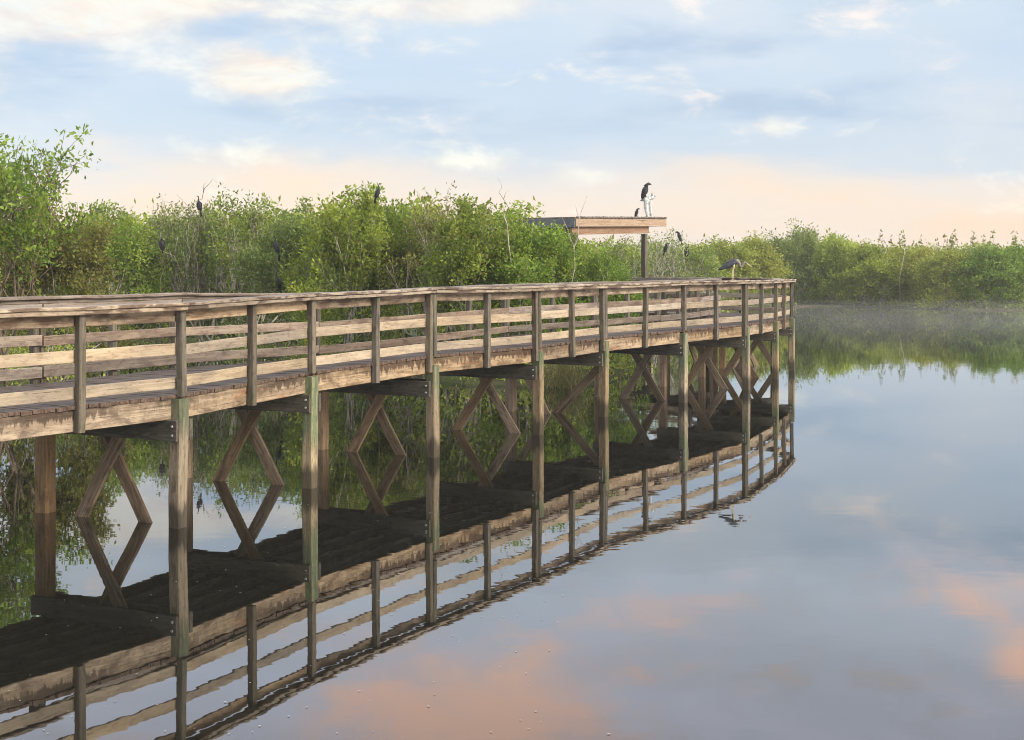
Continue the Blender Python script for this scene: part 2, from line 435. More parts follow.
for i in range(NB):
    d = (outer[min(i + 1, NB - 1)] - outer[max(i - 1, 0)]); d.z = 0; d.normalize()
    bent(outer[i], inner[i], d, 'V' if i == 8 else 'X', .055 if kinds_o[i] == 2 else -.02)
ud = Vector((u.y, -u.x, 0))
for k in (0, 1, 2):
    o = turn_out[k]; i_ = turn_in[k] if k else in0 + u * .5
    if k == 0: i_ = in0 + u * 0.35 + ud * 0.0
    bent(o, i_, u.copy(), 'X')
# stringers under the deck
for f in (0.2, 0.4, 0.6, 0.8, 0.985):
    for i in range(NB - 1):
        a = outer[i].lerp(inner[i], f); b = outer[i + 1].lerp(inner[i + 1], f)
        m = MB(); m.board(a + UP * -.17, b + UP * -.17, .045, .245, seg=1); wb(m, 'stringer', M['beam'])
    if f in (0.4, 0.8):
        for i in range(2):
            a = turn_out[i].lerp(turn_in[i], f); b = turn_out[i + 1].lerp(turn_in[i + 1], f)
            m = MB(); m.board(a + UP * -.17, b + UP * -.17, .045, .245, seg=1); wb(m, 'stringer', M['beam'])

# ------------------------------------------------------------------ shelter at the end of the walk
shel = empty('shelter', (SC.x, SC.y, DECK))
tag(shel, 'flat roofed timber shelter beyond the boardwalk, half hidden by green shrubs', 'shelter')
SI = Matrix.Translation(-Vector(shel.location))
def sb(m, name, mats, parent=shel):
    o = m.build(name, mats, parent)
    if parent is shel: o.matrix_parent_inverse = SI
    return o
RL, RD = 6.1, 4.4
ztop = lambda t: 4.66 + 0.14 * t / RL
def SP(t, q, z): v = SC + e1 * t + e2 * q; return Vector((v.x, v.y, z))
m = MB()
m.v += [SP(-.03, -.03, ztop(0) - .06), SP(RL + .03, -.03, ztop(RL) - .06), SP(RL + .03, RD, ztop(RL) - .06), SP(-.03, RD, ztop(0) - .06),
        SP(-.03, -.03, ztop(0)), SP(RL + .03, -.03, ztop(RL)), SP(RL + .03, RD, ztop(RL)), SP(-.03, RD, ztop(0))]
m.g += [(v.x, v.y, v.z) for v in m.v]
for f in ((3, 2, 1, 0), (4, 5, 6, 7), (0, 1, 5, 4), (1, 2, 6, 5), (2, 3, 7, 6), (3, 0, 4, 7)): m.face(f)
roof = sb(m, 'roof', M['shingle'])
m = MB()
for r_ in range(26):                                  # courses of shingle ends along the front edge
    t0 = r_ * RL / 26
    m.board(SP(t0 + .01, -.055, ztop(t0) - .006), SP(t0 + RL / 26 - .012, -.055, ztop(t0) - .006 + rnd.uniform(-.008, .008)), .05, .055 + rnd.uniform(-.01, .012))
sb(m, 'shingle_edge', M['shingle'], roof)
m = MB(); m.board(SP(0, -.02, ztop(0) - .19), SP(RL, -.02, ztop(RL) - .19), .04, .255, seg=5, jit=.004); sb(m, 'fascia', M['shed'])
m = MB(); m.board(SP(-.022, .01, ztop(0) - .20), SP(-.022, RD, ztop(0) - .20), .04, .28, seg=4); sb(m, 'fascia', M['shed_shade'])  # left side turned from the light: shade is in the dark grey
m = MB(); m.board(SP(RL + .022, .01, ztop(RL) - .19), SP(RL + .022, RD, ztop(RL) - .19), .04, .25, seg=4); sb(m, 'fascia', M['shed'])
m = MB(); m.board(SP(.0, .16, ztop(0) - .45), SP(RL - 1.0, .16, ztop(RL) - .45), .09, .25, seg=4, jit=.003); sb(m, 'roof_beam', M['shed_red'])
m = MB(); m.board(SP(.10, .23, ztop(0) - .47), SP(.10, RD - .2, ztop(0) - .47), .09, .25, seg=3); sb(m, 'roof_beam', M['beam'])  # left-side beam in dark wood, so its shade is in the colour too
m = MB(); m.board(SP(.0, RD - .2, ztop(0) - .45), SP(RL - 1.0, RD - .2, ztop(RL) - .45), .09, .25, seg=3); sb(m, 'roof_beam', M['shed_red'])
for (t_, q_) in ((.22, .16), (RL - 1.25, .16), (.22, RD - .2), (RL - 1.25, RD - .2)):
    m = MB(); m.board(SP(t_, q_, -.8), SP(t_, q_, ztop(t_) - .577), .17, .17, up=e1, seg=6, jit=.004, ch=.012); sb(m, 'post', M['post'])
m = MB()
for k in range(int(RL / .148)):
    m.board(SP(k * .148 + .07, .35, DECK - .025), SP(k * .148 + .07, RD + .1, DECK - .025), .138, .04)
sb(m, 'deck', M['deck'])
for q_ in (.4, RD - .15):
    m = MB(); m.board(SP(-.1, q_, DECK - .18), SP(RL, q_, DECK - .18), .06, .25, seg=2); sb(m, 'skirt_board', M['skirt'])

# ------------------------------------------------------------------ birds
def place(o, loc, rz):
    o.location = loc; o.rotation_euler = (0, 0, rz)

def heron(name, loc, rz):
    m = MB()
    # body, neck and head run on as one surface; local +x is the way it faces
    m.tube([(-.42, 0, .385), (-.36, 0, .40), (-.27, 0, .445), (-.14, 0, .52), (0, 0, .60), (.09, 0, .655), (.13, 0, .66)],
           [.012, .05, .085, .115, .12, .085, .03], 10, 0, flat=(.8, 1))
    m.tube([(.06, 0, .64), (.13, 0, .63), (.185, 0, .565), (.20, 0, .49), (.235, 0, .445), (.28, 0, .46), (.305, 0, .52), (.33, 0, .575), (.365, 0, .59), (.40, 0, .575), (.43, 0, .55)],
           [.08, .075, .058, .045, .036, .032, .030, .034, .040, .032, .018], 8, 1)
    m.tube([(.415, 0, .565), (.50, 0, .505), (.595, 0, .43)], [.020, .013, .002], 6, 3, flat=(.7, 1))
    m.tube([(.33, 0, .605), (.26, 0, .625), (.19, 0, .61)], [.014, .008, .002], 5, 0)
    for s in (-1, 1):                                # folded wing, then leg
        m.tube([(.07, s * .085, .63), (-.06, s * .11, .565), (-.24, s * .09, .46), (-.40, s * .035, .375), (-.47, s * .02, .34)],
               [.03, .075, .075, .045, .006], 8, 0, flat=(.35, 1))
        m.tube([(-.01, s * .055, .53), (.0, s * .055, .42), (-.03, s * .055, .30), (-.012, s * .055, .15), (-.01, s * .055, .014)],
               [.045, .024, .015, .010, .011], 6, 2)
        for a in (-.5, 0, .5, math.pi):
            m.tube([(-.01, s * .055, .014), (-.01 + .085 * math.cos(a), s * .055 + .085 * math.sin(a), .006)], [.009, .004], 5, 2)
    o = m.build(name, [M['grey_bird'], M['buff_bird'], M['leg'], M['bill']]); place(o, loc, rz); o.scale = (.8, .8, .74)
    return o

def perched(name, loc, rz, size=1.0, tail=.34, neck='s', mats=None, hunch=0.0):
    """upright dark water bird on a perch, facing local +x, feet at the origin"""
    m = MB(); S = lambda pts: [Vector(p) * size for p in pts]; R = lambda rs: [r * size for r in rs]
    m.tube(S([(-.10, 0, -.02), (-.085, 0, .06), (-.04, 0, .18), (.0, 0, .29), (.03, 0, .36), (.045, 0, .40)]), R([.02, .07, .10, .095, .06, .035]), 10, 0, flat=(.9, 1))
    if neck == 's':
        m.tube(S([(.02, 0, .35), (.05, 0, .42), (.03, 0, .50), (.045, 0, .57), (.085, 0, .60), (.12, 0, .605)]), R([.055, .034, .024, .022, .028, .014]), 8, 0)
        m.tube(S([(.105, 0, .605), (.16, 0, .615), (.225, 0, .63)]), R([.013, .008, .002]), 5, 2)
    else:
        m.tube(S([(.0, 0, .36), (.055, 0, .43), (.10, 0, .455), (.145, 0, .445), (.165, 0, .43)]), R([.07, .048, .046, .036, .02]), 8, 0)
        m.tube(S([(.15, 0, .44), (.19, 0, .43), (.21, 0, .405)]), R([.016, .011, .003]), 5, 2)
    m.tube(S([(-.08, 0, .05), (-.13, 0, -.06), (-.16, 0, -.06 - tail)]), R([.05, .035, .05]), 6, 0, flat=(1.2, .25))
    for s in (-1, 1):
        m.tube(S([(.03, s * .085, .35), (-.02, s * .11, .26), (-.09, s * .085, .08), (-.13, s * .03, -.05)]), R([.02, .055, .05, .008]), 8, 0, flat=(.4, 1.2))
        m.tube(S([(-.03, s * .045, .12), (.0, s * .045, .05), (-.005, s * .045, .0)]), R([.035, .016, .012]), 5, 1)
        for a in (-.5, .1, .6, math.pi):
            m.tube(S([(-.005, s * .045, .008), (-.005 + .06 * math.cos(a), s * .045 + .05 * math.sin(a), .004)]), R([.010, .005]), 5, 1)
    o = m.build(name, mats or [M['black_bird'], M['grey_skin'], M['grey_skin']]); place(o, loc, rz)
    return o

# heron on the outer handrail between the twelfth and thirteenth posts
ha, hb = outer[9], outer[10]
f = (729.5 - 682) / (743.5 - 682); f = f * ha.y / hb.y / (1 - f + f * ha.y / hb.y) if False else .79
hp = ha.lerp(hb, f)
hd = (hb - ha).normalized(); hout = Vector((hd.y, -hd.x, 0))
hp = hp + hout * .05 + UP * (RAIL_L + .090)
tag(heron('heron', hp, math.radians(6)), 'grey heron stooping with drawn-in neck on the boardwalk handrail', 'bird')

# roof birds and the splashed perch
stand_t = 5.22
sp = SP(stand_t, .25, ztop(stand_t))
m = MB()
m.tube([(.02, 0, 0), (.0, 0, .12), (-.06, .01, .34), (-.05, 0, .52), (-.03, 0, .66)], [.10, .075, .10, .12, .16], 7, 0, flat=(.9, 1), smooth=True)
m.tube([(.16, .03, 0), (.15, .02, .25), (.12, 0, .50), (.10, 0, .62)], [.045, .05, .06, .08], 6, 0, smooth=True)
m.tube([(-.26, 0, .62), (-.1, 0, .66), (.08, 0, .67), (.25, 0, .70), (.33, 0, .70)], [.07, .10, .10, .075, .05], 7, 0, flat=(1, .8), smooth=True)
m.tube([(.20, 0, .70), (.23, 0, .80), (.20, 0, .88)], [.05, .05, .035], 6, 0, smooth=True)
m.tube([(.30, 0, .70), (.36, 0, .78), (.36, .02, .84)], [.035, .035, .02], 6, 0, smooth=True)
m.tube([(-.10, 0, .02), (.1, .02, .015), (.28, .03, .015)], [.06, .07, .04], 6, 0, flat=(1, .3), smooth=True)
st = m.build('perch_stand', M['guano']); place(st, sp, 0); st.scale = (.8, .8, 1)
tag(st, 'white splashed crooked perch standing on the shelter roof under the black vulture', 'perch')
v = perched('vulture', (sp.x - .06, sp.y, sp.z + .685), math.radians(12), 1.12, tail=.02, neck='h')
tag(v, 'large hunched black vulture on the white perch above the roof', 'bird')
c = perched('crow', SP(4.25, .12, ztop(4.25)) + Vector((0, 0, .03)), math.radians(20), .60, tail=.02, neck='h')
tag(c, 'small black bird standing on the shelter roof edge', 'bird')

# ------------------------------------------------------------------ vegetation
def tree_data(seed, h, r, stems, levels, kids, leaves, lsize, csize, lean=0.9, bare=0.0, up=0.22, drop=1.0, srad=.035, sides=5, twig=True, skirt=14, yb=0.0, dome=0):
    """returns (trunk MB, leaf arrays): branching stems whose tips carry clusters of leaves, fitted to h and r"""
    R = random.Random(seed); nr = np.random.default_rng(seed)
    segs, tips = [], []
    def grow(p, d, L, rad, lv):
        n = 3; pts = [p]; q = p; dd = d
        for _ in range(n):
            dd = (dd + Vector((R.gauss(0, .20), R.gauss(0, .20), R.gauss(0, .12) + up * .35))).normalized()
            q = q + dd * (L / n); pts.append(q)
        segs.append((pts, rad, lv))
        if lv >= levels:
            tips.append((pts[-1], dd, lv)); tips.append((pts[-2], dd, lv)); return
        for k in range(kids):
            tq = R.choice(pts[2:]) if k else pts[-1]
            ax = Vector((R.gauss(0, 1), R.gauss(0, 1), R.gauss(0, .7))).normalized()
            nd = (dd * R.uniform(.6, 1.0) + ax * R.uniform(.45, .95) + UP * up).normalized()
            grow(tq, nd, L * R.uniform(.58, .85), rad * .62, lv + 1)
        if lv >= 1: tips.append((pts[-1], dd, lv))
    for s in range(stems):
        az = 2 * math.pi * (s + R.random()) / stems; ln = R.uniform(.1, lean)
        d = Vector((math.cos(az) * ln, math.sin(az) * ln, 1)).normalized()
        grow(Vector((R.gauss(0, .12), R.gauss(0, .12), 0)) * 2, d, 1.0, srad, 0)
    P = np.array([[t[0].x, t[0].y, t[0].z] for t in tips])
    sx = r * .93 / np.percentile(np.hypot(P[:, 0], P[:, 1]), 93); sz = (h - csize * .3) / np.percentile(P[:, 2], 99.5)
    fit = lambda p: Vector((p.x * sx, p.y * sx, p.z * sz))
    mb = MB()
    for pts, rad, lv in segs:
        if lv == levels and not twig: continue
        rr = [max(rad * (1 - .14 * i), .005) for i in range(len(pts))]
        mb.tube([fit(p) for p in pts], rr, sides if lv < 2 else 3)
    for k in range(skirt):
        a_ = R.uniform(0, 6.28); q_ = R.uniform(.55, 1.0)
        tips.append((Vector((math.cos(a_) * q_ * r / sx, math.sin(a_) * q_ * r / sx, R.uniform(.02, .62 if yb else .45) * h / sz)), UP, levels))
    for k in range(dome):
        a_ = R.uniform(0, 6.28); zz = R.uniform(.25, .97); q_ = math.sqrt(max(0.02, 1 - ((zz - .3) / .72) ** 2)) * R.uniform(.72, 1.02)
        tips.append((Vector((math.cos(a_) * q_ * r * .95 / sx, math.sin(a_) * q_ * r * .95 / sx, zz * h * R.uniform(.88, 1.0) / sz)), UP, levels))
    # leaves
    V, LC = [], []
    for p, d, lv in tips:
        if R.random() < bare: continue
        p = fit(p); n = max(3, int(leaves * R.uniform(.5, 1.4) * (1 if lv >= levels else .6)))
        cs = csize * R.uniform(.7, 1.3)
        c = np.array(p) + nr.normal(0, 1, (n, 3)) * np.array([cs, cs, cs * .75]) * .55
        dirn = nr.normal(0, 1, (n, 3)) + (c - np.array(p)) / cs * 1.1 + np.array([0, 0, .55 * drop])
        dirn /= np.linalg.norm(dirn, axis=1)[:, None]
        rv = nr.normal(0, 1, (n, 3)); sd = np.cross(dirn, rv); sd /= np.linalg.norm(sd, axis=1)[:, None]
        nn = np.cross(sd, dirn)
        L = (lsize * nr.uniform(.6, 1.3, n))[:, None]; Wd = L * nr.uniform(.19, .27, n)[:, None]
        a = c; b = c + dirn * L * .5 + sd * Wd + nn * L * .06; cc = c + dirn * L - nn * L * .05; e = c + dirn * L * .5 - sd * Wd + nn * L * .06
        V.append(np.stack([a, b, cc, e], 1).reshape(-1, 3))
        base = np.clip(nr.normal(.38, .26) + nr.normal(0, .16, n), 0, .86)
        base[nr.random(n) < .035] = .95
        LC.append(base)
    V = np.concatenate(V); LC = np.concatenate(LC)
    V[:, 2] = np.maximum(V[:, 2], .03)
    return mb, V, LC

def leaf_mesh(name, V, LC, mat):
    me = bpy.data.meshes.new(name); n = len(V) // 4
    me.vertices.add(len(V)); me.vertices.foreach_set('co', V.astype(np.float32).ravel())
    me.loops.add(n * 4); me.loops.foreach_set('vertex_index', np.arange(n * 4, dtype=np.int32))
    me.polygons.add(n); me.polygons.foreach_set('loop_start', np.arange(n, dtype=np.int32) * 4)
    me.polygons.foreach_set('loop_total', np.full(n, 4, np.int32))
    at_ = me.attributes.new('lc', 'FLOAT', 'FACE'); at_.data.foreach_set('value', LC.astype(np.float32))
    me.materials.append(mat); me.update(); me.validate()
    return me

PROTO = {}
def proto(key, mat, bark, **kw):
    mb, V, LC = tree_data(**kw)
    tmp = mb.build('trunk', bark); tm = tmp.data; bpy.data.objects.remove(tmp)
    PROTO[key] = (tm, V, LC, kw['h'], kw['r'])
    PROTO[key + '_m'] = {}
    return key
def crown_mesh(key, mat):
    d = PROTO[key + '_m']
    if mat not in d: d[mat] = leaf_mesh('crown', PROTO[key][1], PROTO[key][2], M[mat])
    return d[mat]

proto('open', None, M['bark_brown'], seed=3, h=6.8, r=3.6, stems=6, levels=4, kids=3, leaves=18, lsize=.15, csize=.26, lean=1.1, bare=.2, srad=.06)
proto('dense', None, M['bark_grey'], seed=11, h=5.2, r=2.1, stems=9, levels=3, kids=3, leaves=44, lsize=.132, csize=.27, lean=1.2, dome=90)
proto('dense_b', None, M['bark_grey'], seed=23, h=5.2, r=2.1, stems=8, levels=3, kids=3, leaves=44, lsize=.132, csize=.27, lean=1.4, dome=90)
proto('twiggy', None, M['bark_grey'], seed=31, h=5.4, r=2.2, stems=9, levels=3, kids=3, leaves=17, lsize=.125, csize=.22, dome=40, lean=1.2, bare=.18, srad=.05)
proto('sparse', None, M['bark_grey'], seed=45, h=5.0, r=2.0, stems=8, levels=3, kids=3, leaves=9, lsize=.11, csize=.30, lean=1.0, bare=.30, srad=.05)
proto('far_a', None, M['bark_grey'], seed=51, h=4.8, r=2.3, stems=9, levels=2, kids=4, leaves=44, lsize=.21, csize=.38, lean=1.4, twig=True, dome=70, skirt=54, yb=1)
proto('far_b', None, M['bark_grey'], seed=67, h=4.8, r=2.3, stems=10, levels=2, kids=4, leaves=44, lsize=.21, csize=.40, lean=1.6, twig=True, dome=70, skirt=54, yb=1)
proto('far_c', None, M['bark_grey'], seed=71, h=4.8, r=2.3, stems=8, levels=2, kids=4, leaves=30, lsize=.19, csize=.36, lean=1.2, twig=True, dome=50, skirt=50, yb=1)

def plant(key, leafm, x, y, h, r, rz, label, cat='shrub', name='shrub', group=None, base=0.0):
    tm, V, LC, h0, r0 = PROTO[key]
    o = empty(name, (x, y, base), rz)
    o.scale = (r / r0, r / r0, h / h0)
    tag(o, label, cat, group)
    for nm, me in (('trunk', tm), ('crown', crown_mesh(key, leafm))):
        c_ = bpy.data.objects.new(nm, me); COL.objects.link(c_); c_.parent = o
    return o

G1, G2, G3 = 'shrubs behind the boardwalk', 'shrubs around the shelter', 'shrubs along the far shore'
S = [  # column, distance, top row, radius, kind, leaves, label
    (-12, 35.0, 132, 3.3, 'open', 'leaf_green', 'tall open leafy tree with bare twigs at the left edge', 'tree', None),
    (52, 37, 205, 1.7, 'dense', 'leaf_brown', 'rounded brownish green shrub at the foot of the tall open tree', None, G1),
    (118, 50, 210, 2.0, 'dense', 'leaf_green', 'green shrub just right of the tall tree at the left edge', None, G1),
    (165, 53, 206, 2.1, 'twiggy', 'leaf_grey', 'grey twiggy shrub with pale crooked stems, left of the hooked bare branch', None, G1),
    (205, 52, 203, 2.2, 'twiggy', 'leaf_grey', 'twiggy shrub under the bare branch that hooks up into the sky', None, G1),
    (250, 51, 196, 2.2, 'twiggy', 'leaf_green', 'leafy shrub left of the two black birds perched one above the other', None, G1),
    (296, 47, 207, 1.9, 'dense_b', 'leaf_grey', 'low grey green shrub between the stacked black birds and the yellow green shrub', None, G1),
    (345, 42, 194, 2.0, 'dense', 'leaf_yellow', 'tall yellow green shrub, the tallest behind the middle of the boardwalk', None, G1),
    (395, 44, 198, 2.0, 'dense_b', 'leaf_green', 'dense green shrub with a black bird sitting at its very top', None, G1),
    (440, 42, 200, 1.9, 'twiggy', 'leaf_brown', 'olive brown shrub with one tuft standing out above its crown', None, G1),
    (482, 38.5, 206, 1.8, 'dense', 'leaf_green', 'bright green shrub right of the olive brown shrub', None, G1),
    (530, 39, 213, 1.8, 'dense_b', 'leaf_green', 'bright green shrub covering the dark left end of the shelter roof', None, G2),
    (568, 40, 240, 1.4, 'dense', 'leaf_green', 'low green shrub in front of the near corner of the shelter', None, G2),
    (606, 41.5, 256, 1.3, 'dense_b', 'leaf_green', 'lowest green shrub below the lit shelter beam', None, G2),
    (604, 63, 240, 2.3, 'twiggy', 'leaf_grey', 'grey green shrub seen under the shelter roof', None, G2),
    (655, 62, 231, 2.0, 'sparse', 'leaf_grey', 'sparse grey shrub of bare twigs just right of the shelter post', None, G2),
    (692, 68, 246, 2.1, 'twiggy', 'leaf_green', 'leafy shrub behind the stooping heron', None, G2),
    (722, 92, 243, 2.4, 'far_a', 'leaf_far', 'far shore shrub right behind the heron and the end of the inner handrail', None, G3),
    (752, 98, 240, 2.4, 'far_b', 'leaf_far', 'far shore shrub between the heron and the tall dark crowned tree', None, G3),
    (782, 104, 238, 2.4, 'far_c', 'leaf_grey', 'grey green shrub leaning on the left side of the tall far tree', None, G3),
    (806, 107, 229, 2.6, 'far_c', 'leaf_grey', 'tall rounded tree, the highest crown on the far shore', 'tree', G3),
    (838, 104, 237, 2.4, 'far_a', 'leaf_far', 'far shore shrub on the right flank of the tallest far crown', None, G3),
    (868, 101, 247, 2.3, 'far_b', 'leaf_yellow', 'yellow green far shore shrub left of the thin saplings', None, G3),
    (897, 103, 248, 2.3, 'far_a', 'leaf_far', 'far shore shrub under the left group of thin saplings', None, G3),
    (926, 101, 250, 2.1, 'far_b', 'leaf_far', 'low far shore shrub in the notch where the sky dips lowest', None, G3),
    (952, 96, 252, 2.2, 'far_a', 'leaf_far', 'round shrub that juts out over the water left of the right edge', None, G3),
    (985, 95, 248, 2.3, 'far_b', 'leaf_green', 'deep green shrub second from the right edge on the far shore', None, G3),
    (1018, 96, 247, 2.4, 'far_a', 'leaf_green', 'far shore shrub cut by the right edge of the view', None, G3),
]
for i, (px, y, top, r, key, lm, label, cat, grp) in enumerate(S):
    x, y = at(px, y)
    h = zat(top, y)
    plant(key, lm, x, y, h, r, rnd.uniform(0, 6.28), label, cat or 'shrub', 'tree' if cat == 'tree' else 'shrub', grp)

# the rest of the thicket behind, one mass that cannot be counted
Vs, Ls = [], []
nr = np.random.default_rng(5)
def mass(x, y, h, r, key, frac):
    V, LC = PROTO[key][1], PROTO[key][2]; n = len(LC)
    sel = nr.random(n) < frac
    Q = V.reshape(-1, 4, 3)[sel].copy()
    a = nr.uniform(0, 6.28); c_, s_ = math.cos(a), math.sin(a)
    sc = r / PROTO[key][4]
    ctr = Q[:, :1, :].copy(); loc = (Q - ctr) * 1.25
    X = ctr[..., 0] * c_ - ctr[..., 1] * s_; Y = ctr[..., 0] * s_ + ctr[..., 1] * c_
    ctr[..., 0], ctr[..., 1] = X * sc + x, Y * sc + y; ctr[..., 2] *= h / PROTO[key][3]
    Vs.append((ctr + loc).reshape(-1, 3)); Ls.append(LC[sel])
for px, y0, top in ((-60, 50, 215), (-10, 56, 225), (40, 60, 228), (80, 62, 226), (120, 64, 222), (150, 60, 222), (180, 62, 220), (210, 64, 218), (240, 62, 218), (270, 60, 218), (300, 58, 216),
                    (330, 55, 210), (365, 54, 208), (400, 56, 208), (430, 53, 208), (465, 52, 212), (500, 53, 215), (535, 56, 226), (560, 58, 234), (590, 74, 246), (625, 76, 246), (660, 80, 246), (690, 84, 246)):
    x, y = at(px, y0); mass(x, y, zat(top, y), 2.6, rnd.choice(('far_a', 'far_b', 'far_c')), .55)
for k in range(44):
    px = 690 + k * 15.5; y = 108 + 10 * rnd.random() + (8 if k % 2 else 0)
    x, y = at(px, y); mass(x, y, zat(247 + 5 * rnd.random() - (6 if 735 < px < 860 else 0), y), 2.8, rnd.choice(('far_a', 'far_b')), .45)
for k in range(46):
    px = -420 + k * 42; y = 150 + 30 * rnd.random(); x, y = at(px, y); mass(x, y, 4.3 + rnd.random(), 4.0, 'far_c', .4)
o = bpy.data.objects.new('distant_thicket', leaf_mesh('distant_thicket', np.concatenate(Vs), np.concatenate(Ls), M['leaf_far'])); COL.objects.link(o)
tag(o, 'thicket of tangled green scrub massed behind the shrubs', 'thicket', kind='stuff')

# land under the thickets
shore = [(-90, 26), (-40, 29), (-18, 31), (-13.5, 32.5), (-11.6, 35), (-12.6, 40), (-15.5, 46), (-14, 49.5), (-11, 49), (-8.3, 47.5), (-6.5, 43), (-4.6, 40.5), (-2.6, 38.8), (-1.2, 36.8), (.4, 36.2), (2.1, 36.6), (3.3, 39.6), (3.0, 43),
         (1.0, 46), (.6, 54), (4.5, 60), (9, 66), (13.2, 88), (17, 96), (22, 101), (27, 99.5), (30, 93.5), (35, 92), (45, 93), (60, 96), (90, 100), (170, 110), (690, 300), (690, 790), (-690, 790), (-690, 60)]
bm = bmesh.new()
vs = [bm.verts.new((x, y, .10)) for x, y in shore]
vb = [bm.verts.new((x * 1.0 + .0, y - .35, -.25)) for x, y in shore]
for i in range(len(shore)):
    j = (i + 1) % len(shore); bm.faces.new((vs[i], vb[i], vb[j], vs[j]))
es = [e for e in bm.edges if e.verts[0] in vs and e.verts[1] in vs]
bmesh.ops.triangle_fill(bm, use_beauty=True, edges=es)
bmesh.ops.recalc_face_normals(bm, faces=bm.faces[:])
me = bpy.data.meshes.new('land'); bm.to_mesh(me); bm.free()
mm, t, out = new_mat('mud_and_moss')
pos = t.new('ShaderNodeNewGeometry').outputs['Position']
n1 = t.noise(pos, .6, 6, .6); n2 = t.noise(pos, 5, 5, .6)
c_ = t.mix(t.step(n1, .4, .6), (.05, .04, .025, 1), (.06, .085, .025, 1))
principled(t, out, t.mix(t.step(n2, .45, .7), c_, (.09, .075, .045, 1)), .95, .1, bump(t, n2, .6, .08))
me.materials.append(mm)
o = bpy.data.objects.new('land', me); COL.objects.link(o); o['kind'] = 'structure'

# undergrowth along the water's edge
def along(poly, step):
    for (x0, y0), (x1, y1) in zip(poly[:-1], poly[1:]):
        L = math.hypot(x1 - x0, y1 - y0); n = max(1, int(L / step))
        for k in range(n): yield (x0 + (x1 - x0) * k / n, y0 + (y1 - y0) * k / n, (x1 - x0) / L, (y1 - y0) / L)
Vs, Ls = [], []
def leaf_puff(x, y, z, n, cs, ls, hz):
    c = np.array([x, y, z]) + nr.normal(0, 1, (n, 3)) * np.array([cs, cs, hz]); c[:, 2] = np.abs(c[:, 2]) * .8 + .03
    d = nr.normal(0, 1, (n, 3)) + np.array([0, 0, .6]); d /= np.linalg.norm(d, axis=1)[:, None]
    s_ = np.cross(d, nr.normal(0, 1, (n, 3))); s_ /= np.linalg.norm(s_, axis=1)[:, None]
    L = (ls * nr.uniform(.6, 1.4, n))[:, None]
    Vs.append(np.stack([c, c + d * L * .5 + s_ * L * .24, c + d * L, c + d * L * .5 - s_ * L * .24], 1).reshape(-1, 3))
    Ls.append(np.clip(nr.normal(.3, .15) + nr.normal(0, .15, n), 0, .9))
for x, y, dx, dy in along(shore[1:31], .55):
    far = y > 80
    if far and rnd.random() < .72: continue
    for k in range(2):
        q = rnd.uniform(-.1, 1.5)
        leaf_puff(x - dy * q * 1.0, y + dx * q * 1.0, rnd.uniform(.05, .3 if far else .55), 26 if far else 34, .42, .17 if far else .12, .22 if far else .38)
o = bpy.data.objects.new('undergrowth', leaf_mesh('undergrowth', np.concatenate(Vs), np.concatenate(Ls), M['leaf_far'])); COL.objects.link(o)
tag(o, 'low leafy undergrowth along the waterline', 'undergrowth', kind='stuff')

# a tussock of dry grass at the water's edge under the boardwalk, and stranded stalks on the far shore
def blades(cx, cy, n, rad, hgt, wid, z0=.0):
    c = np.array([cx, cy, z0]) + np.stack([nr.normal(0, rad, n), nr.normal(0, rad, n), np.zeros(n)], 1)
    ln = np.stack([nr.normal(0, .32, n), nr.normal(0, .32, n), np.ones(n)], 1); L = (hgt * nr.uniform(.5, 1.2, n))[:, None]
    a = nr.uniform(0, 6.28, n); s_ = np.stack([np.cos(a), np.sin(a), np.zeros(n)], 1) * wid
    mid = c + ln * L * .55; tip = c + ln * np.array([2.0, 2.0, .9]) * L
    Vs.append(np.stack([c - s_, c + s_, mid + s_ * .8, mid - s_ * .8], 1).reshape(-1, 3)); Ls.append(nr.uniform(0, 1, n))
    Vs.append(np.stack([mid - s_ * .8, mid + s_ * .8, tip + s_ * .1, tip - s_ * .1], 1).reshape(-1, 3)); Ls.append(Ls[-1])
Vs, Ls = [], []
x, y = at(563, 35.6); blades(x, y, 260, .26, 1.0, .008, .02)
o = bpy.data.objects.new('grass_tussock', leaf_mesh('grass_tussock', np.concatenate(Vs), np.concatenate(Ls), M['straw'])); COL.objects.link(o)
tag(o, 'tussock of dry reddish grass at the water edge seen under the boardwalk', 'grass')
Vs, Ls = [], []
for x, y, dx, dy in along(shore[22:31], .7): blades(x + rnd.uniform(-.3, .3), y + rnd.uniform(-.5, .2), 4, .3, .16, .02, .02)
for x, y, dx, dy in along(shore[2:20], .8): blades(x + rnd.uniform(-.3, .3), y + rnd.uniform(-.2, .4), 10, .3, .45, .008, .02)
o = bpy.data.objects.new('shore_grass', leaf_mesh('shore_grass', np.concatenate(Vs), np.concatenate(Ls), M['straw'])); COL.objects.link(o)
tag(o, 'fringe of dry grass where shrubs meet the water', 'grass', kind='stuff')

